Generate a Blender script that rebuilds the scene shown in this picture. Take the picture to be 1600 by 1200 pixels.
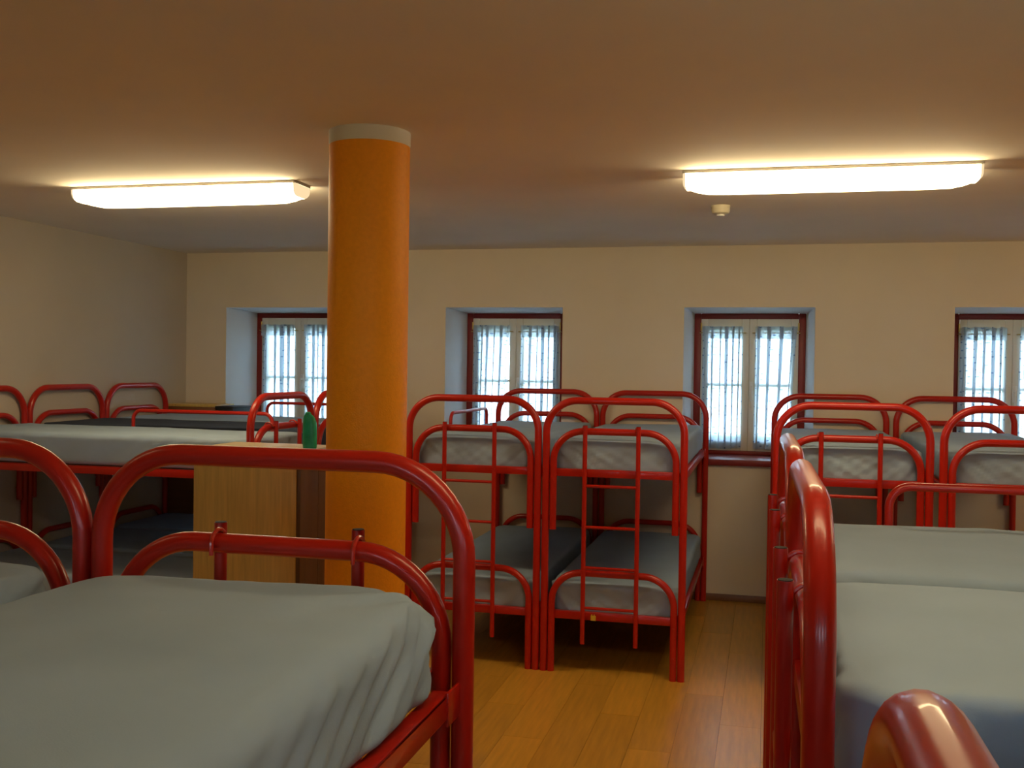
import bpy, bmesh, math, random
from mathutils import Vector, Matrix

for o in list(bpy.data.objects):
    bpy.data.objects.remove(o)
S = bpy.context.scene
C = S.collection

# ---------------------------------------------------------------- camera
F, YAW, PITCH, ROLL, EYE = 1609.74, 0.2429, -0.0167, 0.0139, 1.6766
cd = bpy.data.cameras.new('camera')
cam = bpy.data.objects.new('camera', cd); C.objects.link(cam)
cd.sensor_fit = 'HORIZONTAL'; cd.sensor_width = 36.0; cd.lens = F / 1600 * 36.0
cd.clip_start = 0.02
rh = Vector((math.cos(YAW), math.sin(YAW), 0))
dh = Vector((-math.sin(YAW), math.cos(YAW), 0))
zz = Vector((0, 0, 1))
fw = dh * math.cos(PITCH) + zz * math.sin(PITCH)
up0 = -dh * math.sin(PITCH) + zz * math.cos(PITCH)
ri = rh * math.cos(ROLL) + up0 * math.sin(ROLL)
up = -rh * math.sin(ROLL) + up0 * math.cos(ROLL)
M = Matrix((ri, up, -fw)).transposed().to_4x4()
M.translation = (0, 0, EYE)
cam.matrix_world = M
S.camera = cam

# ---------------------------------------------------------------- light and exposure
S.view_settings.view_transform = 'Standard'
S.view_settings.look = 'None'
S.view_settings.gamma = 1.0
S.view_settings.use_curve_mapping = False
S.view_settings.exposure = 1.75
SKY = 4.4
LAMP_DOWN, LAMP_SIDE = 3.4, 8.2   # diffuser flanks boosted over undersides to brighten ceiling and walls
w = bpy.data.worlds.new('world'); S.world = w; w.use_nodes = True
bg = w.node_tree.nodes['Background']
bg.inputs['Color'].default_value = (0.66, 0.83, 1.0, 1)
bg.inputs['Strength'].default_value = SKY
LAMP_COLOUR = (1.0, 0.79, 0.43)

# ---------------------------------------------------------------- materials
def mat(name, col, rough=0.6, noise=None, bump=None, coat=0.0, spec=0.5, metal=0.0, rnd=0.0):
    """noise=(scale, amount, stretch); bump=(scale, strength, distance)"""
    m = bpy.data.materials.new(name); m.use_nodes = True
    nt = m.node_tree; b = nt.nodes['Principled BSDF']
    b.inputs['Base Color'].default_value = (*col, 1)
    b.inputs['Roughness'].default_value = rough
    b.inputs['Metallic'].default_value = metal
    b.inputs['Specular IOR Level'].default_value = spec
    b.inputs['Coat Weight'].default_value = coat
    b.inputs['Coat Roughness'].default_value = 0.08
    tc = nt.nodes.new('ShaderNodeTexCoord')
    last = None
    if noise:
        mp = nt.nodes.new('ShaderNodeMapping'); mp.inputs['Scale'].default_value = noise[2] if len(noise) > 2 else (1, 1, 1)
        nt.links.new(tc.outputs['Object'], mp.inputs['Vector'])
        n = nt.nodes.new('ShaderNodeTexNoise'); n.inputs['Scale'].default_value = noise[0]; n.inputs['Detail'].default_value = 6
        nt.links.new(mp.outputs['Vector'], n.inputs['Vector'])
        r = nt.nodes.new('ShaderNodeMapRange')
        r.inputs['From Min'].default_value = 0.25; r.inputs['From Max'].default_value = 0.75
        r.inputs['To Min'].default_value = 1 - noise[1]; r.inputs['To Max'].default_value = 1 + noise[1]
        nt.links.new(n.outputs['Fac'], r.inputs['Value'])
        fac = r.outputs['Result']
        if rnd:
            oi = nt.nodes.new('ShaderNodeObjectInfo')
            rr = nt.nodes.new('ShaderNodeMapRange')
            rr.inputs['To Min'].default_value = 1 - rnd; rr.inputs['To Max'].default_value = 1 + rnd
            nt.links.new(oi.outputs['Random'], rr.inputs['Value'])
            mu = nt.nodes.new('ShaderNodeMath'); mu.operation = 'MULTIPLY'
            nt.links.new(fac, mu.inputs[0]); nt.links.new(rr.outputs['Result'], mu.inputs[1]); fac = mu.outputs[0]
        vm = nt.nodes.new('ShaderNodeVectorMath'); vm.operation = 'SCALE'
        vm.inputs[0].default_value = col
        nt.links.new(fac, vm.inputs['Scale'])
        nt.links.new(vm.outputs['Vector'], b.inputs['Base Color'])
    if bump:
        n2 = nt.nodes.new('ShaderNodeTexNoise'); n2.inputs['Scale'].default_value = bump[0]; n2.inputs['Detail'].default_value = 4
        nt.links.new(tc.outputs['Object'], n2.inputs['Vector'])
        bp = nt.nodes.new('ShaderNodeBump'); bp.inputs['Strength'].default_value = bump[1]; bp.inputs['Distance'].default_value = bump[2]
        nt.links.new(n2.outputs['Fac'], bp.inputs['Height'])
        nt.links.new(bp.outputs['Normal'], b.inputs['Normal'])
    return m

def emit(name, col, s):
    m = bpy.data.materials.new(name); m.use_nodes = True
    nt = m.node_tree; nt.nodes.clear()
    e = nt.nodes.new('ShaderNodeEmission'); e.inputs['Color'].default_value = (*col, 1); e.inputs['Strength'].default_value = s
    o = nt.nodes.new('ShaderNodeOutputMaterial'); nt.links.new(e.outputs[0], o.inputs[0])
    return m

def glass_mat():
    m = bpy.data.materials.new('window_glass'); m.use_nodes = True
    nt = m.node_tree; nt.nodes.clear()
    t = nt.nodes.new('ShaderNodeBsdfTransparent'); t.inputs['Color'].default_value = (0.93, 0.96, 0.96, 1)
    g = nt.nodes.new('ShaderNodeBsdfGlossy'); g.inputs['Roughness'].default_value = 0.02
    f = nt.nodes.new('ShaderNodeFresnel'); f.inputs['IOR'].default_value = 1.45
    mx = nt.nodes.new('ShaderNodeMixShader'); o = nt.nodes.new('ShaderNodeOutputMaterial')
    nt.links.new(f.outputs[0], mx.inputs[0]); nt.links.new(t.outputs[0], mx.inputs[1]); nt.links.new(g.outputs[0], mx.inputs[2])
    nt.links.new(mx.outputs[0], o.inputs[0])
    return m

def curtain_mat():
    m = bpy.data.materials.new('dotted_voile'); m.use_nodes = True
    nt = m.node_tree; nt.nodes.clear(); N = nt.nodes.new; K = nt.links.new
    tc = N('ShaderNodeTexCoord'); sp = N('ShaderNodeSeparateXYZ'); K(tc.outputs['UV'], sp.inputs[0])
    cb = N('ShaderNodeCombineXYZ'); K(sp.outputs['X'], cb.inputs['X']); K(sp.outputs['Y'], cb.inputs['Y'])
    vo = N('ShaderNodeTexVoronoi'); vo.voronoi_dimensions = '2D'; vo.inputs['Scale'].default_value = 20; vo.inputs['Randomness'].default_value = 0.55
    K(cb.outputs[0], vo.inputs['Vector'])
    lt = N('ShaderNodeMath'); lt.operation = 'LESS_THAN'; lt.inputs[1].default_value = 0.11
    K(vo.outputs['Distance'], lt.inputs[0])
    mc = N('ShaderNodeMixRGB'); mc.inputs[1].default_value = (0.62, 0.70, 0.78, 1); mc.inputs[2].default_value = (0.22, 0.30, 0.46, 1)
    K(lt.outputs[0], mc.inputs[0])
    d = N('ShaderNodeBsdfDiffuse'); K(mc.outputs[0], d.inputs['Color'])
    tl = N('ShaderNodeBsdfTranslucent'); K(mc.outputs[0], tl.inputs['Color'])
    tr = N('ShaderNodeBsdfTransparent')
    m1 = N('ShaderNodeMixShader'); m1.inputs[0].default_value = 0.62; K(d.outputs[0], m1.inputs[1]); K(tl.outputs[0], m1.inputs[2])
    op = N('ShaderNodeMapRange'); op.inputs['To Min'].default_value = 0.13; op.inputs['To Max'].default_value = 0.03
    K(lt.outputs[0], op.inputs['Value'])
    m2 = N('ShaderNodeMixShader'); K(op.outputs[0], m2.inputs[0]); K(m1.outputs[0], m2.inputs[1]); K(tr.outputs[0], m2.inputs[2])
    o = N('ShaderNodeOutputMaterial'); K(m2.outputs[0], o.inputs[0])
    return m

RED = mat('red_enamel', (0.47, 0.012, 0.0035), 0.30, noise=(3, 0.05), coat=0.25, spec=0.35)
CAPBLACK = mat('black_tube_shade', (0.012, 0.010, 0.010), 0.7, noise=(20, 0.1))  # black stands in for the shaded hollow of the tube
HOOKRED = mat('red_hook_rod', (0.50, 0.02, 0.008), 0.25, noise=(3, 0.05), coat=0.5)
SHEET = mat('pale_blue_sheet', (0.345, 0.45, 0.60), 0.9, noise=(5, 0.05), bump=(420, 0.12, 0.002), spec=0.15)
NAVY = mat('navy_mattress_cover', (0.045, 0.06, 0.10), 0.85, noise=(5, 0.08), bump=(420, 0.12, 0.002), spec=0.2)
BASE = mat('grey_mattress_base', (0.05, 0.045, 0.04), 0.8, noise=(8, 0.1))
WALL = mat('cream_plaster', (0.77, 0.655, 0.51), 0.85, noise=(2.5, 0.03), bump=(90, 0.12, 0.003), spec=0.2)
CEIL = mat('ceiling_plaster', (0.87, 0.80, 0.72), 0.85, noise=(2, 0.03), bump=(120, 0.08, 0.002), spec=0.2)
WALLGREY = mat('greyish_darkened_plaster', (0.58, 0.51, 0.43), 0.85, noise=(2.5, 0.03), bump=(90, 0.12, 0.003), spec=0.2)  # slightly greyer hue, also darkened because the left wall came out too bright
REVEAL = mat('white_reveal_plaster', (0.70, 0.71, 0.72), 0.85, noise=(3, 0.03), bump=(90, 0.1, 0.003), spec=0.2)
PLANK = mat('laminate_plank', (0.61, 0.305, 0.040), 0.30, noise=(7, 0.16, (6, 0.5, 1)), rnd=0.10, spec=0.5)
JOINT = mat('floor_joint', (0.16, 0.075, 0.02), 0.6, noise=(6, 0.1))
SKIRT = mat('brown_skirting', (0.22, 0.085, 0.03), 0.4, noise=(6, 0.12, (1, 8, 8)))
PILLAR = mat('orange_column_paint', (0.92, 0.325, 0.005), 0.55, noise=(60, 0.05), bump=(160, 0.35, 0.004), spec=0.3)
WHITEBAND = mat('white_column_band', (0.70, 0.66, 0.60), 0.8, noise=(6, 0.03))
WINRED = mat('dark_red_window_paint', (0.23, 0.018, 0.014), 0.4, noise=(6, 0.08), spec=0.4)
SASH = mat('cream_sash_paint', (0.70, 0.66, 0.56), 0.45, noise=(6, 0.03))
BRASS = mat('brass', (0.62, 0.45, 0.16), 0.3, noise=(9, 0.05), metal=1.0)
WHITEPL = mat('white_plastic', (0.75, 0.74, 0.70), 0.4, noise=(9, 0.02))
OLDPL = mat('ivory_plastic', (0.62, 0.56, 0.42), 0.5, noise=(9, 0.02))
OAK = mat('light_oak_veneer', (0.62, 0.40, 0.10), 0.42, noise=(9, 0.16, (9, 9, 0.5)))
OAKTOP = mat('light_oak_top', (0.56, 0.42, 0.24), 0.40, noise=(9, 0.10, (1, 9, 9)))
DARKWOOD = mat('dark_brown_veneer', (0.115, 0.05, 0.014), 0.5, noise=(9, 0.16, (9, 9, 0.5)))
BLACK = mat('matt_black', (0.012, 0.012, 0.013), 0.6, noise=(9, 0.1))
GREYMETAL = mat('grey_lamp_metal', (0.45, 0.43, 0.40), 0.5, noise=(9, 0.03))
YELLOW = mat('yellow_sticker', (0.75, 0.52, 0.03), 0.5, noise=(30, 0.05))
GRASS = mat('grass', (0.10, 0.17, 0.04), 0.9, noise=(1.5, 0.3))
GLASS = glass_mat()
VOILE = curtain_mat()
def diffuser_mat(name, k):
    m = emit(name, LAMP_COLOUR, 1.0); nt = m.node_tree
    e = [n for n in nt.nodes if n.type == 'EMISSION'][0]
    g = nt.nodes.new('ShaderNodeNewGeometry'); sp = nt.nodes.new('ShaderNodeSeparateXYZ')
    nt.links.new(g.outputs['True Normal'], sp.inputs[0])
    ab = nt.nodes.new('ShaderNodeMath'); ab.operation = 'ABSOLUTE'; nt.links.new(sp.outputs['Y'], ab.inputs[0])
    r = nt.nodes.new('ShaderNodeMapRange'); r.inputs['To Min'].default_value = LAMP_DOWN * k; r.inputs['To Max'].default_value = LAMP_SIDE * k
    nt.links.new(ab.outputs[0], r.inputs['Value']); nt.links.new(r.outputs['Result'], e.inputs['Strength'])
    return m
GLOW = diffuser_mat('lamp_diffuser_glow', 1.0)
GLOWDIM = diffuser_mat('dimmed_lamp_diffuser_glow', 0.68)  # glow turned down to fit the foreground bunk brightness
GLOWLOW = diffuser_mat('faint_lamp_diffuser_glow', 0.15)  # glow cut low so the left bunk sides stay dark
GLOWEND = emit('lamp_end_cap_glow', (1.0, 0.74, 0.42), 0.30)
GREENPL = mat('green_translucent_plastic', (0.02, 0.50, 0.25), 0.25, noise=(25, 0.25), spec=0.5)
GREENPL.node_tree.nodes['Principled BSDF'].inputs['Transmission Weight'].default_value = 0.15

# ---------------------------------------------------------------- helpers
def obj(name, bm, m, parent=None, smooth=True, angle=40):
    me = bpy.data.meshes.new(name)
    bmesh.ops.recalc_face_normals(bm, faces=bm.faces[:])
    bm.to_mesh(me); bm.free()
    me.materials.append(m)
    if smooth:
        for p in me.polygons: p.use_smooth = True
        try: me.set_sharp_from_angle(angle=math.radians(angle))
        except Exception: pass
    o = bpy.data.objects.new(name, me); C.objects.link(o)
    if parent: o.parent = parent
    return o

def empty(name, loc=(0, 0, 0), rz=0.0):
    o = bpy.data.objects.new(name, None); C.objects.link(o)
    o.empty_display_size = 0.1
    o.location = loc; o.rotation_euler = (0, 0, rz)
    return o

def tag(o, label=None, cat=None, group=None, kind=None):
    if label: o['label'] = label
    if cat: o['category'] = cat
    if group: o['group'] = group
    if kind: o['kind'] = kind
    return o

def box(bm, x0, x1, y0, y1, z0, z1, bev=0.0):
    r = bmesh.ops.create_cube(bm, size=1.0)
    vs = r['verts']
    for v in vs:
        v.co = Vector((x0 + (v.co.x + .5) * (x1 - x0), y0 + (v.co.y + .5) * (y1 - y0), z0 + (v.co.z + .5) * (z1 - z0)))
    if bev > 0:
        es = list({e for v in vs for e in v.link_edges})
        bmesh.ops.bevel(bm, geom=es, offset=bev, segments=2, profile=0.5, affect='EDGES')
    return bm

def bx(*a, bev=0.0):
    return box(bmesh.new(), *a, bev=bev)

def sweep(bm, pts, r, n=14, caps=True):
    pts = [Vector(p) for p in pts]
    T = []
    for i in range(len(pts)):
        a = pts[max(i - 1, 0)]; b = pts[min(i + 1, len(pts) - 1)]
        T.append((b - a).normalized())
    ref = Vector((0, 0, 1)) if abs(T[0].z) < 0.9 else Vector((1, 0, 0))
    nrm = T[0].cross(ref).normalized()
    rings = []
    for i, p in enumerate(pts):
        if i:
            nrm = (nrm - T[i] * nrm.dot(T[i])).normalized()
        bn = T[i].cross(nrm)
        rings.append([bm.verts.new(p + (nrm * math.cos(2 * math.pi * k / n) + bn * math.sin(2 * math.pi * k / n)) * r) for k in range(n)])
    for a, b in zip(rings, rings[1:]):
        for k in range(n):
            bm.faces.new((a[k], a[(k + 1) % n], b[(k + 1) % n], b[k]))
    if caps:
        bm.faces.new(rings[0][::-1]); bm.faces.new(rings[-1])
    return bm

def arc(c, a0, a1, r, ax, ay, n=12):
    c = Vector(c); ax = Vector(ax); ay = Vector(ay)
    return [c + ax * (r * math.cos(a0 + (a1 - a0) * i / n)) + ay * (r * math.sin(a0 + (a1 - a0) * i / n)) for i in range(n + 1)]

def hoop(x0, x1, z0, z1, R, r, y=0.0):
    """inverted U in the xz plane, centre line from (x0,z0) up to z1 and back down"""
    X = (1, 0, 0); Z = (0, 0, 1)
    p = [Vector((x0, y, z0)), Vector((x0, y, (z0 + z1 - R) / 2))]
    p += arc((x0 + R, y, z1 - R), math.pi, math.pi / 2, R, X, Z)
    p += arc((x1 - R, y, z1 - R), math.pi / 2, 0, R, X, Z)
    p += [Vector((x1, y, (z0 + z1 - R) / 2)), Vector((x1, y, z0))]
    return sweep(bmesh.new(), p, r, 18)

def lathe(prof, n=40, c=(0, 0, 0)):
    bm = bmesh.new(); c = Vector(c); rings = []
    for r, z in prof:
        rings.append([bm.verts.new(c + Vector((r * math.cos(2 * math.pi * k / n), r * math.sin(2 * math.pi * k / n), z))) for k in range(n)])
    for a, b in zip(rings, rings[1:]):
        for k in range(n):
            bm.faces.new((a[k], a[(k + 1) % n], b[(k + 1) % n], b[k]))
    bm.faces.new(rings[0][::-1]); bm.faces.new(rings[-1])
    return bm

def copy_tree(o, parent=None):
    c = o.copy(); C.objects.link(c); c.parent = parent
    for ch in o.children: copy_tree(ch, c)
    return c

# ---------------------------------------------------------------- room shell
YW = 7.61          # inner face of the window wall
XL, XR, YB = -4.66, 5.2, -3.2
ZC = 2.5745
TH = 0.56          # wall thickness
SET = 0.45         # window set-back
WIN_X = [-4.297, -2.421, -0.598, 1.243]    # left edges of the openings in the window wall
WIN_W = 0.92
WZ0, WZ1 = 1.03, 2.128
INS = 0.047

def wall_with_openings(name, x0, x1, openings, parent=None):
    """wall in local xz plane, inner face at y=0, outer at y=TH"""
    bm = bmesh.new()
    xs = [x0]
    for a in openings: xs += [a, a + WIN_W]
    xs.append(x1)
    def q(a, b, c, d): bm.faces.new([bm.verts.new(p) for p in (a, b, c, d)])
    for i in range(len(xs) - 1):
        a, b = xs[i], xs[i + 1]
        spans = [(0, WZ0 - 0.045), (WZ1, ZC + .1)] if i % 2 else [(0, ZC + .1)]
        for y in (0, TH):
            for lo, hi in spans:
                q((a, y, lo), (b, y, lo), (b, y, hi), (a, y, hi))
    bmesh.ops.remove_doubles(bm, verts=bm.verts[:], dist=1e-5)
    return obj(name, bm, WALL, parent, smooth=False)

def reveal(x, parent):
    bm = bmesh.new()
    def q(*p): bm.faces.new([bm.verts.new(v) for v in p])
    xa, xb = x, x + WIN_W; ia, ib = xa + INS, xb - INS; zt = WZ1 - 0.022; zb = WZ0 - 0.045
    q((xa, 0, zb), (xa, 0, WZ1), (ia, SET, zt), (ia, SET, zb))
    q((xb, 0, zb), (xb, 0, WZ1), (ib, SET, zt), (ib, SET, zb))
    q((xa, 0, WZ1), (xb, 0, WZ1), (ib, SET, zt), (ia, SET, zt))
    q((xa, 0, zb), (xb, 0, zb), (ib, SET, zb), (ia, SET, zb))
    # outer part of the reveal
    q((ia, SET, zb), (ia, SET, zt), (xa, TH, WZ1), (xa, TH, zb))
    q((ib, SET, zb), (ib, SET, zt), (xb, TH, WZ1), (xb, TH, zb))
    q((ia, SET, zt), (ib, SET, zt), (xb, TH, WZ1), (xa, TH, WZ1))
    q((ia, SET, zb), (ib, SET, zb), (xb, TH, zb), (xa, TH, zb))
    bmesh.ops.remove_doubles(bm, verts=bm.verts[:], dist=1e-5)
    return obj('reveal', bm, REVEAL, parent, smooth=False)

def window(name, wx, parent_loc, rz, handle_side=1):
    """window unit; wx = local left edge of the opening"""
    t = empty(name, parent_loc, rz); t['kind'] = 'structure'
    a, b = wx + INS, wx + WIN_W - INS
    y0, y1 = SET - 0.015, SET + 0.05
    zt, zb = WZ1 - 0.022, WZ0
    fw_ = 0.052
    reveal(wx, t)
    bm = bmesh.new()
    box(bm, a, a + fw_, y0, y1, zb, zt, .004); box(bm, b - fw_, b, y0, y1, zb, zt, .004)
    box(bm, a + fw_, b - fw_, y0, y1, zt - 0.042, zt, .004); box(bm, a + fw_, b - fw_, y0, y1, zb, zb + 0.03, .004)
    obj('window_frame', bm, WINRED, t)
    obj('window_sill', bx(wx + .004, wx + WIN_W - .004, -0.035, SET + .03, WZ0 - 0.045, WZ0, bev=.006), WINRED, t)
    mid = (a + b) / 2
    zl0, zl1 = zb + 0.03, zt - 0.042
    st = 0.055
    for k, (p, q) in enumerate(((a + fw_, mid - .0004), (mid + .0004, b - fw_))):
        bm = bmesh.new(); ys0, ys1 = SET - .025, SET + .035
        box(bm, p, p + st, ys0, ys1, zl0, zl1, .004); box(bm, q - st, q, ys0, ys1, zl0, zl1, .004)
        box(bm, p + st, q - st, ys0, ys1, zl1 - .085, zl1, .004); box(bm, p + st, q - st, ys0, ys1, zl0, zl0 + .075, .004)
        s = obj('sash', bm, SASH, t)
        obj('muntin', bx(p + st, q - st, SET - .012, SET + .02, 1.552, 1.574, bev=.003), SASH, s)
        obj('pane', bx(p + st - .004, q - st + .004, SET + .002, SET + .006, zl0 + .07, 1.552), GLASS, s, smooth=False)
        obj('pane', bx(p + st - .004, q - st + .004, SET + .002, SET + .006, 1.574, zl1 - .08), GLASS, s, smooth=False)
        hx = p if k == 0 else q
        for hz in (zl1 - .06, zl0 + .12):
            obj('hinge', sweep(bmesh.new(), [(hx, ys0 - .008, hz - .03), (hx, ys0 - .008, hz + .03)], .006, 10), BRASS, t)
    obj('light_leak_strip', bx(mid - .016, mid + .016, SET + .035, SET + .043, zl0, zl1, bev=.002), SASH, t)  # added to stop light leaking between the two sashes
    bm = bmesh.new()
    box(bm, mid + .004, mid + .032, SET - .034, SET - .024, 1.47, 1.59, .003)
    sweep(bm, [(mid + .018, SET - .034, 1.55), (mid + .018, SET - .06, 1.55), (mid + .018, SET - .064, 1.54), (mid + .018, SET - .064, 1.44)], .008, 10)
    obj('window_handle', bm, WHITEPL, t)
    return t, a + fw_, mid, b - fw_

fl = obj('floor', bx(XL - .3, XR + .3, YB - .3, YW + .3, -0.10, -0.004), JOINT, smooth=False)
fl['kind'] = 'structure'
# laminate planks: those in the open floor singly, the rest joined
PW, PL = 0.19, 1.285
pm = None
rest = bmesh.new()
random.seed(4)
i0 = int(math.floor(XL / PW)); 
for i in range(i0, int(XR / PW) + 1):
    off = (i * 0.43) % PL
    y = YB - off
    while y < YW:
        x = i * PW
        if -1.95 < x < 0.35 and y + PL > 2.4:
            if pm is None:
                p = obj('plank', bx(0, PW - .0015, 0, PL - .0015, -0.004, 0.0), PLANK, fl, smooth=False); pm = p
            else:
                p = pm.copy(); C.objects.link(p)
            p.location = (x, y, 0)
        else:
            box(rest, x, x + PW - .0015, y, y + PL - .0015, -0.004, 0.0)
        y += PL
r_ = obj('plank_field', rest, PLANK, fl, smooth=False); r_['kind'] = 'stuff'

ce = obj('ceiling', bx(XL - .3, XR + .3, YB - .3, YW + .3, ZC, ZC + .12), CEIL, smooth=False); ce['kind'] = 'structure'
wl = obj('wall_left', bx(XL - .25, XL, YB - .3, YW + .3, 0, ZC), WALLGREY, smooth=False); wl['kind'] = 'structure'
wr = obj('wall_right', bx(XR, XR + .25, YB - .3, YW + .3, 0, ZC), WALL, smooth=False); wr['kind'] = 'structure'
wf = wall_with_openings('wall_far', XL - .02, XR + .02, WIN_X + [3.085]); wf.location = (0, YW, 0); wf['kind'] = 'structure'
BACK_X = [-3.9, -2.05, -0.2, 1.65]
wb = wall_with_openings('wall_back', -XR - .02, -XL + .02, BACK_X); wb.location = (0, YB, 0); wb.rotation_euler = (0, 0, math.pi); wb['kind'] = 'structure'
bb = obj('baseboard_far', bx(XL, XR, YW - .012, YW, 0, .05, bev=.003), SKIRT); bb['kind'] = 'structure'
bb = obj('baseboard_left', bx(XL, XL + .012, YB, YW - .012, 0, .05, bev=.003), SKIRT); bb['kind'] = 'structure'
lawn = obj('ground_outside', bx(-60, 60, YW + 3, 80, -3.3, -3.2), GRASS, smooth=False); lawn['kind'] = 'structure'
lawn = obj('ground_outside', bx(-60, 60, -80, YB - 3, -3.3, -3.2), GRASS, smooth=False); lawn['kind'] = 'structure'

wins = []
for i, x in enumerate(WIN_X + [3.085]):
    wins.append(window('window_%d' % (i + 1), x, (0, YW, 0), 0))
for i, x in enumerate(BACK_X):
    window('window_%d' % (i + 6), x, (0, YB, 0), math.pi)

# column
col = empty('column', (-1.512, 3.757, 0)); col['kind'] = 'structure'
tag(col, 'orange round column with a white band under the ceiling', 'column')
PR = 0.1555
obj('shaft', lathe([(PR, 0.0), (PR, 0.4), (PR, 1.2), (PR, 2.0), (PR, 2.520)], 64), PILLAR, col)
obj('band', lathe([(PR + .001, 2.520), (PR + .002, 2.523), (PR + .002, ZC)], 64), WHITEBAND, col)

# ---------------------------------------------------------------- curtains
def curtain(x0, x1, seed, label, gap=(0, 0)):
    rnd = random.Random(seed)
    t = empty('curtain', ((x0 + x1) / 2, YW + SET - 0.048, 1.08))
    tag(t, label, 'curtain', 'dotted voile half curtains at the windows')
    hw = (x1 - x0) / 2
    nx, nz = 150, 40
    npl = rnd.choice((4, 5, 5, 6)); pk = rnd.uniform(0, 6.28)
    def across(u, v, e0, e1):
        # the cloth doubles back on itself in pleats, more loosely towards the foot
        a_ = (0.40 + 0.12 * math.sin(3.1 * u * 6.28 + pk)) * (1.0 - 0.25 * (1 - v)) / npl
        uu_ = u + a_ * math.sin(6.283 * npl * u + .9 * math.sin(6.283 * u + pk)) * min(1, 8 * u, 8 * (1 - u))
        return (-hw + e0) + (2 * hw - e0 - e1) * uu_
    def deep(u, v):
        return 0.012 * math.cos(6.283 * npl * u + .9 * math.sin(6.283 * u + pk)) + .003 * math.sin(fr[2] * u * 3 + ph[2] + 2 * v)
    ph = [rnd.uniform(0, 6.28) for _ in range(5)]
    fr = [rnd.uniform(5, 8), rnd.uniform(10, 14), rnd.uniform(17, 23)]
    zt = 0.925
    bm = bmesh.new(); uvl = bm.loops.layers.uv.new('UVMap')
    g = []
    for j in range(nz + 1):
        v = j / nz; z = v * zt
        row = []
        low = 1 - v
        for i in range(nx + 1):
            u = i / nx
            e0 = gap[0] * low; e1 = gap[1] * low
            x = across(u, v, e0, e1)
            y = deep(u, v)
            if v > 0.955: y = y * .6 - .004
            zz_ = z + (0.004 * math.sin(40 * u + ph[4]) if j == nz else 0) + (0.006 * math.sin(5 * u + ph[1]) if j == 0 else 0)
            row.append((bm.verts.new((x, y, zz_)), u * .36, z))
        g.append(row)
    for j in range(nz):
        for i in range(nx):
            q = (g[j][i], g[j][i + 1], g[j + 1][i + 1], g[j + 1][i])
            f = bm.faces.new([k[0] for k in q])
            for l, k in zip(f.loops, q): l[uvl].uv = (k[1], k[2])
    obj('drape', bm, VOILE, t)
    # doubled hem at the foot and gathered heading on the rod
    for (pn, ja, jb, dy) in (('hem', 0, 4, -.003), ('heading', 36, 40, -.009)):
        bm = bmesh.new(); uvl = bm.loops.layers.uv.new('UVMap')
        pr = None
        for i in range(nx + 1):
            cur = []
            for j in (ja, jb):
                uu, zz_ = i / nx * .36, j / nz * zt
                u = i / nx; v = j / nz; low = 1 - v
                e0 = gap[0] * low; e1 = gap[1] * low
                x = across(u, v, e0, e1)
                y = deep(u, v)
                if ja: y = .004 * math.sin(70 * u + ph[2])
                cur.append((bm.verts.new((x, y + dy, zz_ + (.004 * math.sin(55 * u) if (ja and j == jb) else 0))), uu, zz_))
            if pr:
                q = (pr[0], cur[0], cur[1], pr[1])
                f = bm.faces.new([k[0] for k in q])
                for l, k in zip(f.loops, q): l[uvl].uv = (k[1], k[2])
            pr = cur
        obj(pn, bm, VOILE, t)
    obj('curtain_rod', sweep(bmesh.new(), [(-hw - .022, -.002, .878), (hw + .022, -.002, .878)], .004, 8), BRASS, t)
    for sx in (-1, 1):
        obj('rod_bracket', sweep(bmesh.new(), [(sx * (hw + .018), -.002, .878), (sx * (hw + .018), .024, .878)], .004, 8), BRASS, t)
    return t

names_w = ['window nearest the left wall', 'window right of the column', 'window above the aisle', 'window at the right photo edge', 'fifth window beyond the frame']
gaps = [[(0, 0), (0, 0)], [(-.01, .035), (-.02, 0)], [(0, 0.005), (-.005, .05)], [(-.02, 0), (-.02, 0)], [(0, 0), (0, 0)]]
for i, (t, a, mid, b) in enumerate(wins):
    curtain(a + .012, mid - .045, 10 + i, 'dotted white curtain on the left sash of the ' + names_w[i], gaps[i][0])
    curtain(mid + .045, b - .012, 40 + i, 'dotted white curtain on the right sash of the ' + names_w[i], gaps[i][1])

# ---------------------------------------------------------------- bunk beds
W, L = 0.7537, 2.0
TR = 0.0205
ZO, ZI, ZL_ = 1.4965, 1.3283, 0.551
UR, LR = 1.1, 0.315          # rail centre heights

def side_rail(x, s, z):
    """angle section: upright face outside, flange on top pointing inwards (s=+1: inwards is +x)"""
    bm = bmesh.new()
    h = .021; z = z - .022
    def bb_(a, b, y0, y1, z0, z1):
        box(bm, min(a, b), max(a, b), y0, y1, z0, z1, .0015)
    bb_(x, x + s * .004, .055, L - .055, z - h, z + h)
    bb_(x, x + s * .034, .055, L - .055, z + h - .004, z + h)
    # curved lips and hook plates at the two ends
    for y, d in ((.055, -1), (L - .055, 1)):
        bb_(x - s * .004, x + s * .002, min(y - d * .03, y + d * .045), max(y - d * .03, y + d * .045), z - h - .012, z + h + .006)
    return bm

def end_rail(y, z, s):
    bm = bmesh.new(); h = .021
    box(bm, .055, W - .055, y - .003, y + .003, z - h, z + h, .0015)
    box(bm, .055, W - .055, min(y, y + s * .03), max(y, y + s * .03), z + h - .004, z + h, .0015)
    return bm

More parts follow.
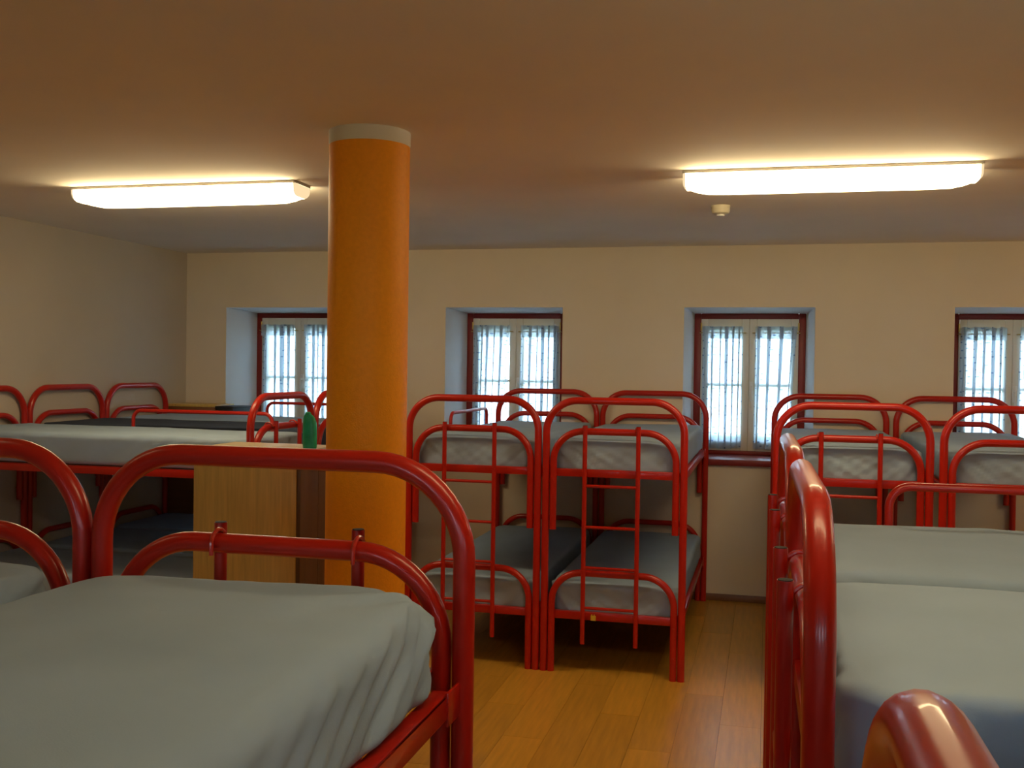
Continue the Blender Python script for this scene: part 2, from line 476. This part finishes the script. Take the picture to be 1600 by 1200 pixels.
def make_bed():
    t = empty('bunk_bed')
    for y, s in ((0, 1), (L, -1)):
        obj('end_hoop', hoop(0, W, 0, ZO, .175, TR, y), RED, t)
        obj('upper_end_frame', hoop(.0415, W - .0415, .784, ZI, .165, TR * .93, y), RED, t)
        obj('lower_end_frame', hoop(.0415, W - .0415, 0, ZL_, .165, TR * .93, y), RED, t)
        for z in (UR, LR):
            obj('end_rail', end_rail(y, z, s), RED, t)
        # bolts that tie the hoops together
        for x, d in ((0, 1), (W, -1)):
            for z in (.86, 1.06, .12, .28):
                obj('bolt', sweep(bmesh.new(), [(x + d * .0415, y - s * .021, z), (x + d * .0415, y - s * .0245, z)], .006, 8), RED, t)
    for z in (UR, LR):
        for x, s in ((.004, 1), (W - .004, -1)):
            obj('side_rail', side_rail(x, s, z), RED, t)
        obj('mattress_base', bx(.05, W - .05, .035, L - .035, z - .004, z + .004), BASE, t, smooth=False)
    return t

def guard(x, ya, yb):
    R = .055; Y = (0, 1, 0); Z = (0, 0, 1); zt = 1.372; zb = UR + .0
    p = [Vector((x, ya, zb)), Vector((x, ya, (zb + zt - R) / 2))]
    p += arc((x, ya + R, zt - R), math.pi, math.pi / 2, R, Y, Z, 8)
    p += arc((x, yb - R, zt - R), math.pi / 2, 0, R, Y, Z, 8)
    p += [Vector((x, yb, (zb + zt - R) / 2)), Vector((x, yb, zb))]
    return sweep(bmesh.new(), p, .0115, 12)

proto = make_bed()
HP = math.pi / 2
RR = math.radians(-90 + 0.66)
cx, cy, g_ = -1.178, 5.565, 0.0463
nx_, ny_ = -1.2834, 1.7954
beds = {   # key: (x, y, rotation)
    'C2': (cx, cy, 0), 'C1': (cx - g_ - W, cy, 0),
    'R1': (0.0533, 5.572, 0), 'R2': (0.0533 + W + .0651, 5.572, 0),
    'N': (nx_ + W, ny_, math.pi), 'M': (nx_ - .043, ny_, math.pi),
    'A': (0.052, 2.905, RR), 'B': (0.0615, 2.108, RR), 'D': (0.080, 0.70, RR),
    'L1': (-2.632, 4.92, HP), 'L2': (-2.632, 4.92 + W + g_, HP), 'L3': (-2.632, 4.92 + 2 * (W + g_), HP),
}
where = {
    'C2': 'right hand bunk bed of the middle pair under the windows',
    'C1': 'left hand bunk bed of the middle pair beside the orange column',
    'R1': 'left bunk bed of the far right pair below the windows',
    'R2': 'right bunk bed of the far right pair, cut by the photo edge',
    'N': 'nearest large bunk bed in the left foreground',
    'M': 'foreground bunk bed cut off at the left photo edge',
    'A': 'farther of the two crosswise bunks at right',
    'B': 'nearer of the two crosswise bunks at right',
    'D': 'closest bunk at the bottom right corner',
    'L1': 'first bunk of the left wall row, behind the wooden cabinet',
    'L2': 'middle bunk of the row along the left wall',
    'L3': 'last bunk of the left wall row, below the corner window',
}
bed_label = {
    'C2': 'red tubular bunk bed with ladder, right one of the middle pair under the windows',
    'C1': 'red tubular bunk bed with ladder, standing just right of the orange column',
    'R1': 'red tubular bunk bed with ladder, left one of the far right pair',
    'R2': 'red tubular bunk bed without ladder, cut by the right photo edge at the windows',
    'N': 'large red tubular bunk bed in the left foreground, before the wooden cabinet',
    'M': 'red tubular bunk bed in the foreground cut off by the left photo edge',
    'A': 'red bunk bed standing crosswise at right, the farther of the two side by side',
    'B': 'red bunk bed standing crosswise at right, the nearer of the two side by side',
    'D': 'closest red bunk bed, only a hoop corner showing at the bottom right',
    'L1': 'red bunk bed by the left wall, nearest of its row, behind the wooden cabinet',
    'L2': 'red bunk bed by the left wall, middle one, with the dark navy mattress',
    'L3': 'red bunk bed by the left wall, farthest of its row, beside the corner cabinet',
}
guards = {'C1': (-.004, .80, 1.68), 'R2': (W + .004, .80, 1.68), 'A': (-.004, .27, 1.22), 'L1': (W + .004, .26, 1.21), 'L3': (W + .004, .20, 1.12)}
bed_objs = {}
for i, (k, (x, y, rz)) in enumerate(beds.items()):
    o = proto if i == 0 else copy_tree(proto)
    o.location = (x, y, 0); o.rotation_euler = (0, 0, rz)
    tag(o, bed_label[k], 'bunk bed', 'red tubular bunk beds of the dormitory')
    bed_objs[k] = o
for k, gsp in guards.items():
    obj('guard_rail', guard(*gsp), RED, bed_objs[k])
# little yellow sticker on the lower end rail
bm = bx(.262, .290, -.0045, -.0032, LR - .022, LR + .006)
box(bm, .265, .270, -.0045, -.0032, LR + .006, LR + .013); box(bm, .279, .284, -.0045, -.0032, LR + .006, LR + .013)
st_ = obj('sticker', bm, YELLOW, bed_objs['C2'], smooth=False); st_['label'] = 'small yellow sticker on the lower end rail'

# ---------------------------------------------------------------- ladders
def make_ladder():
    t = empty('bunk_ladder')
    y = -.036; xa, xb = .222, .512
    for x in (xa, xb):
        s = obj('stile', sweep(bmesh.new(), [(x, y, .171), (x, y, .7), (x, y, 1.362)], .0125, 14), RED, t)
        obj('dark_end_disc', sweep(bmesh.new(), [(x, y, 1.3615), (x, y, 1.3635)], .0112, 14), CAPBLACK, s)  # solid disc painted black for the dark inside of the stile
        # hook over the upper end frame
        p = [Vector((x - .011, y, 1.338))] + [Vector((x - .016, -.0 + .027 * math.cos(a), ZI + .026 * math.sin(a))) for a in [math.pi * .93 - i * math.pi * 0.93 / 10 for i in range(11)]] + [Vector((x - .016, .027, ZI - .02))]
        obj('hook', sweep(bmesh.new(), p, .0042, 8), HOOKRED, s)
    for z in (1.034, .810, .588, .368):
        obj('rung', sweep(bmesh.new(), [(xa, y, z), (xb, y, z)], .0085, 12), RED, t)
    return t
lad_label = {
    'C2': 'red hook-on ladder on the right bunk of the middle pair',
    'C1': 'red hook-on ladder on the bunk just right of the orange column',
    'R1': 'red hook-on ladder on the left bunk of the far right pair',
    'N': 'red ladder hung on the large foreground bunk, only stile tops showing before the cabinet',
    'A': 'red ladder seen edge-on at the farther crosswise bunk at right',
    'B': 'red ladder seen edge-on at the nearer crosswise bunk at right',
    'L1': 'red ladder on the left wall bunk right behind the wooden cabinet',
}
lad = make_ladder()
for i, k in enumerate(lad_label):
    o = lad if i == 0 else copy_tree(lad)
    x, y, rz = beds[k]
    o.location = (x, y, 0); o.rotation_euler = (0, 0, rz)
    tag(o, lad_label[k], 'ladder', 'red bunk ladders')

# ---------------------------------------------------------------- mattresses
MW, ML, MH = 0.710, 1.935, 0.166

def mattress_mesh(seed, n_per=220, amp=.006, crown=.009, edge=.026, corner=.085, fans=None):
    """closed lofted body with rounded corners and edges; sheet folds fan out of the corners. origin at the bed corner"""
    rnd = random.Random(seed)
    hw, hl = MW / 2, ML / 2
    # perimeter of a rounded rectangle, points with outward normals
    per = []
    segs = [((hw - corner, hl - corner), 0), ((-hw + corner, hl - corner), HP), ((-hw + corner, -hl + corner), math.pi), ((hw - corner, -hl + corner), 3 * HP)]
    nc = 14
    raw = []
    for (c, a0) in segs:
        for i in range(nc + 1):
            a = a0 + HP * i / nc
            raw.append((Vector((c[0] + corner * math.cos(a), c[1] + corner * math.sin(a))), Vector((math.cos(a), math.sin(a)))))
    for i in range(len(raw)):
        p, q = raw[i], raw[(i + 1) % len(raw)]
        d = (q[0] - p[0]).length
        k = max(1, int(round(d / 0.016))) if n_per > 100 else max(1, int(round(d / 0.05)))
        for j in range(k):
            per.append((p[0].lerp(q[0], j / k), p[1].lerp(q[1], j / k).normalized()))
    n = len(per)
    if fans is None:
        fans = []
        for sx in (-1, 1):
            for sy in (-1, 1):
                fans.append((sx, sy, rnd.uniform(.5, 1.2), rnd.uniform(8, 13), rnd.uniform(0, 6)))
    ws = [(rnd.uniform(-hw, hw), rnd.uniform(-hl, hl), rnd.uniform(0, 3.14), rnd.uniform(.10, .3)) for _ in range(16)]
    def side_disp(x, y, h):       # h = height above bottom
        d = 0
        for sx, sy, a, k, ph in fans:
            cx_, cy_ = sx * hw, sy * hl
            s = abs(x - cx_) + abs(y - cy_)
            v = MH - h
            r = math.hypot(s, v)
            if r < .75:
                th = math.atan2(s, v + .015)
                fall = min(1, r / .10) * max(0, 1 - r / .75) ** 1.1
                d += .55 * amp * a * fall * (math.sin(k * th + ph + 2.2 * r) + .45 * math.sin(2.3 * k * th + 1.7 * ph))
        for sx, sy, a, k, ph in fans:
            s = abs(x - sx * hw) + abs(y - sy * hl); v = MH - h
            if .05 < s < .95:
                lam = .052 + .05 * s
                q = (s - 1.15 * v) / lam + .25 * math.sin(11 * s + ph) + ph
                fall = min(1, (s - .05) / .10) * (1 - s / .95) * min(1, h / .03) * min(1, .35 + v / .07)
                d += 1.1 * amp * a * fall * (abs(math.sin(math.pi * q)) - .6)
        d += .0015 * math.sin(9 * x + 7 * y + seed) * math.sin(14 * h)
        return d
    def top_z(x, y):
        u = x / hw; v = y / hl
        z = crown * (1 - u * u * u * u) * (1 - v ** 6)
        z += .0022 * math.sin(4.1 * x + 2.3 * y + seed) + .0016 * math.sin(6 * y - 5 * x + 2 * seed)
        for (a, b, t, l) in ws:
            dx, dy = x - a, y - b
            p = dx * math.cos(t) + dy * math.sin(t); q = -dx * math.sin(t) + dy * math.cos(t)
            z += .0016 * math.exp(-(p / l) ** 2) * math.exp(-(q / .035) ** 2)
        for sx, sy, a, k, ph in fans:
            s = math.hypot(x - sx * hw, y - sy * hl)
            if s < .45:
                th = math.atan2(abs(y - sy * hl), abs(x - sx * hw) + .01)
                z += .35 * amp * a * math.sin(k * .8 * th + ph) * min(1, s / .15) * (1 - s / .45)
        return z
    prof = []     # (inset, height)
    prof.append((.10, 0)); prof.append((.03, 0))
    for i in range(5):
        a = -HP + HP * i / 4
        prof.append((.02 - .02 * math.cos(a), .02 + .02 * math.sin(a)))
    for i in range(1, 10):
        prof.append((0, .02 + (MH - edge - .02) * i / 9))
    for i in range(1, 7):
        a = HP * i / 6
        prof.append((edge - edge * math.cos(a), MH - edge + edge * math.sin(a)))
    for ins in (.05, .065, .08, .10, .12, .145, .17, .20, .23, .26, .29, .32):
        prof.append((ins, MH))
    bm = bmesh.new(); rings = []
    for ins, h in prof:
        ring = []
        for p, nn in per:
            if ins <= edge:
                q = p - nn * ins
            else:
                fx = (hw - ins) / hw; fy = (hl - ins) / hl
                q = Vector((p.x * fx, p.y * fy))
                t_ = min(1, (ins - edge) / .05); q2 = p - nn * min(ins, corner * .95)
                q = q2.lerp(q, t_) if ins < .085 else q
            d = side_disp(p.x, p.y, h) if 0.005 < h else 0
            if ins > edge: d *= max(0, 1 - (ins - edge) / .05)
            q = q + nn * d
            z = h
            if h >= MH - edge - 1e-6:
                wgt = (h - (MH - edge)) / edge
                z += top_z(q.x, q.y) * max(0, min(1, wgt))
            ring.append(bm.verts.new((q.x + W / 2, q.y + L / 2, z)))
        rings.append(ring)
    for a, b in zip(rings, rings[1:]):
        for k in range(n):
            bm.faces.new((a[k], a[(k + 1) % n], b[(k + 1) % n], b[k]))
    bm.faces.new(rings[0][::-1])
    # close the long slit in the middle of the top
    last = rings[-1]
    c = [bm.verts.new((W / 2, v.co.y, MH + top_z(0, v.co.y - L / 2))) for v in last]
    for k in range(n):
        q = [last[k], last[(k + 1) % n], c[(k + 1) % n], c[k]]
        bm.faces.new(q)
    bmesh.ops.remove_doubles(bm, verts=c, dist=.0005)
    return bm

# foreground mattress: strong folds at its ladder-end corner by the aisle (local -x, -y corner)
big = mattress_mesh(5, amp=.015, crown=.016, edge=.042, corner=.13, fans=[(-1, -1, 1.25, 13, .4), (1, -1, .4, 9, 2), (1, 1, .7, 10, 1), (-1, 1, .7, 10, 3)])
variants = [mattress_mesh(11, amp=.0085), mattress_mesh(23, amp=.0085), mattress_mesh(37, amp=.007)]
proto_m = {}
def place_mattress(k, z, which, m, label):
    key = (which, m.name)
    x, y, rz = beds[k]
    if key not in proto_m:
        o = obj('mattress', (big if which == 'big' else variants[which]).copy(), m, angle=80)
        proto_m[key] = o
    else:
        o = proto_m[key].copy(); C.objects.link(o)
    o.location = (x, y, z); o.rotation_euler = (0, 0, rz)
    tag(o, label, 'mattress', 'sheeted mattresses on the bunk beds')
up_label = {k: 'mattress in a pale blue sheet on the upper level of the ' + v for k, v in where.items()}
short = {
    'C2': 'right bunk of the middle pair', 'C1': 'bunk just right of the orange column', 'R1': 'left bunk of the far right pair',
    'R2': 'bunk cut by the right photo edge', 'N': 'large bunk in the left foreground', 'M': 'foreground bunk at the left photo edge',
    'A': 'farther crosswise bunk at right', 'B': 'nearer crosswise bunk at right', 'D': 'closest bunk at bottom right',
    'L1': 'left wall bunk behind the wooden cabinet', 'L2': 'middle bunk by the left wall', 'L3': 'farthest bunk by the left wall',
}
for i, k in enumerate(beds):
    wh = 'big' if k == 'N' else (i * 2) % 3
    navy = k == 'L2'
    place_mattress(k, UR + .004, wh, NAVY if navy else SHEET, ('dark navy mattress' if navy else 'pale blue sheeted mattress') + ', upper level of the ' + short[k])
    place_mattress(k, LR + .004, (i * 2 + 1) % 3, SHEET, 'pale blue sheeted mattress, shaded lower level of the ' + short[k])

# ---------------------------------------------------------------- ceiling lamps
def lamp(xc, yc, ln, wd, label, glow=None):
    t = empty('ceiling_lamp', (xc, yc, ZC))
    tag(t, label, 'lamp', 'fluorescent ceiling lamps')
    h = ln / 2; b = wd / 2
    obj('base_plate', bx(-h, h, -b, b, -.014, 0, bev=.003), GREYMETAL, t)
    # diffuser trough: wide below the plate, narrower at the bottom, ends swept up
    bm = bmesh.new(); rings = []
    dz = .082
    secs = [(-h + .012, .25), (-h + .03, .55), (-h + .06, .85), (-h + .11, .97), (-h + .2, 1), (0, 1), (h - .2, 1), (h - .11, .97), (h - .06, .85), (h - .03, .55), (h - .012, .25)]
    prof = [(-1, 0), (-.985, -.35), (-.93, -.65), (-.82, -.86), (-.6, -.97), (0, -1), (.6, -.97), (.82, -.86), (.93, -.65), (.985, -.35), (1, 0)]
    secs = [(s[0], max(.72, s[1])) for s in secs]
    for x, k in secs:
        rings.append([bm.verts.new((x, p[0] * (b - .006), -.014 + p[1] * dz * k)) for p in prof])
    for a, c in zip(rings, rings[1:]):
        for i in range(len(prof) - 1):
            bm.faces.new((a[i], a[i + 1], c[i + 1], c[i]))
    obj('diffuser', bm, glow or GLOW, t)
    for s in (-1, 1):
        bm = bmesh.new()
        a = [bm.verts.new((s * (h - .012), p[0] * (b - .006), -.014 + p[1] * dz * .72)) for p in prof]
        c = [bm.verts.new((s * (h - .001), p[0] * (b - .006), -.014 + p[1] * dz * .60)) for p in prof]
        for i in range(len(prof) - 1):
            bm.faces.new((a[i], a[i + 1], c[i + 1], c[i]))
        bm.faces.new(c)
        obj('end_cap', bm, GLOWEND, t)
    return t
lamp(-2.885, 4.725, 1.262, .185, 'long white glowing ceiling lamp left of the orange column')
lamp(0.243, 4.80, 1.262, .185, 'long white glowing ceiling lamp at the right above the aisle')
# the same row repeats nearer, above the foreground bunks (beyond the upper edge of the photo)
lamp(-2.885, 1.56, 1.262, .185, 'ceiling lamp above the left foreground bunks, beyond the upper photo edge', GLOWLOW)
lamp(0.243, 1.56, 1.262, .185, 'ceiling lamp above the crosswise right bunks, beyond the upper photo edge', GLOWDIM)
lamp(3.37, 4.80, 1.262, .185, 'ceiling lamp farther right above the window bunks, beyond the right photo edge')

# smoke detector
t = empty('smoke_detector', (-.265, 5.77, ZC)); tag(t, 'small round ivory smoke detector on the ceiling behind the right lamp', 'smoke detector')
obj('mount', lathe([(.030, -.012), (.052, -.012), (.053, 0)], 32), OLDPL, t)
obj('housing', lathe([(.022, -.048), (.036, -.046), (.046, -.040), (.050, -.028), (.050, -.012)], 32), OLDPL, t)
obj('sensor_cap', lathe([(.014, -.058), (.021, -.055), (.022, -.048)], 24), WHITEPL, t)

# ---------------------------------------------------------------- wooden cabinet and bottle
CX0, CX1, CY0, CY1, CZ = -2.408, -1.905, 4.0, 4.36, 1.308
t = empty('cabinet', ((CX0 + CX1) / 2, (CY0 + CY1) / 2, 0)); tag(t, 'light oak cabinet standing behind the foreground bunk beside the orange column', 'cabinet')
hx, hy = (CX1 - CX0) / 2, (CY1 - CY0) / 2
obj('body', bx(-hx, hx - .02, -hy, hy, .05, CZ - .022, bev=.002), OAK, t)
obj('plinth', bx(-hx + .01, hx - .04, -hy + .01, hy - .01, 0, .05), DARKWOOD, t)
obj('top_panel', bx(-hx - .004, hx + .004, -hy - .004, hy + .004, CZ - .022, CZ, bev=.002), OAKTOP, t)
for ya, yb, ky in ((-hy + .002, -.0015, -.03), (.0015, hy - .002, .03)):
    d = obj('door', bx(hx - .0185, hx, ya, yb, .055, CZ - .025, bev=.0015), DARKWOOD, t)
    obj('knob', sweep(bmesh.new(), [(hx, ky, .60), (hx + .02, ky, .60)], .011, 14), BRASS, d)

t = empty('bottle', (-1.915, 4.13, CZ)); tag(t, 'green plastic bottle standing on the wooden cabinet', 'bottle')
t.location = (-1.925, 4.13, CZ)
bm = bmesh.new(); rings = []
pr = [(.0, .026, .0), (.004, .030, .0), (.02, .0315, 0), (.06, .0315, 0), (.095, .031, 0), (.115, .0300, -.001), (.130, .0265, -.003), (.142, .0215, -.006), (.150, .015, -.009)]
for z, r, sh in pr:
    rings.append([bm.verts.new((sh + r * math.copysign(abs(math.cos(a)) ** .75, math.cos(a)), .62 * r * math.copysign(abs(math.sin(a)) ** .75, math.sin(a)), z)) for a in [2 * math.pi * k / 28 for k in range(28)]])
for a, b in zip(rings, rings[1:]):
    for k in range(28): bm.faces.new((a[k], a[(k + 1) % 28], b[(k + 1) % 28], b[k]))
bm.faces.new(rings[0][::-1]); bm.faces.new(rings[-1])
obj('flask', bm, GREENPL, t)
obj('cap', lathe([(.0135, .149), (.0135, .153), (.011, .158), (.007, .160)], 20, (-.009, 0, 0)), GREENPL, t)

# ---------------------------------------------------------------- corner cabinet beyond the left row
t = empty('corner_shelf', (-4.33, 7.44, 0)); tag(t, 'low brown wooden cabinet in the far left corner behind the bunks', 'cabinet')
obj('body', bx(-.32, .115, -.14, .15, .0, 1.325, bev=.003), SKIRT, t)
obj('top_panel', bx(-.325, .12, -.145, .155, 1.325, 1.345, bev=.003), OAK, t)
t = empty('black_box', (-4.125, 7.43, 0)); tag(t, 'black box standing between the brown corner cabinet and the left window', 'box')
obj('case', bx(-.075, .075, -.14, .14, 0, 1.318, bev=.004), BLACK, t)
obj('lid', bx(-.08, .08, -.145, .145, 1.318, 1.335, bev=.004), BLACK, t)
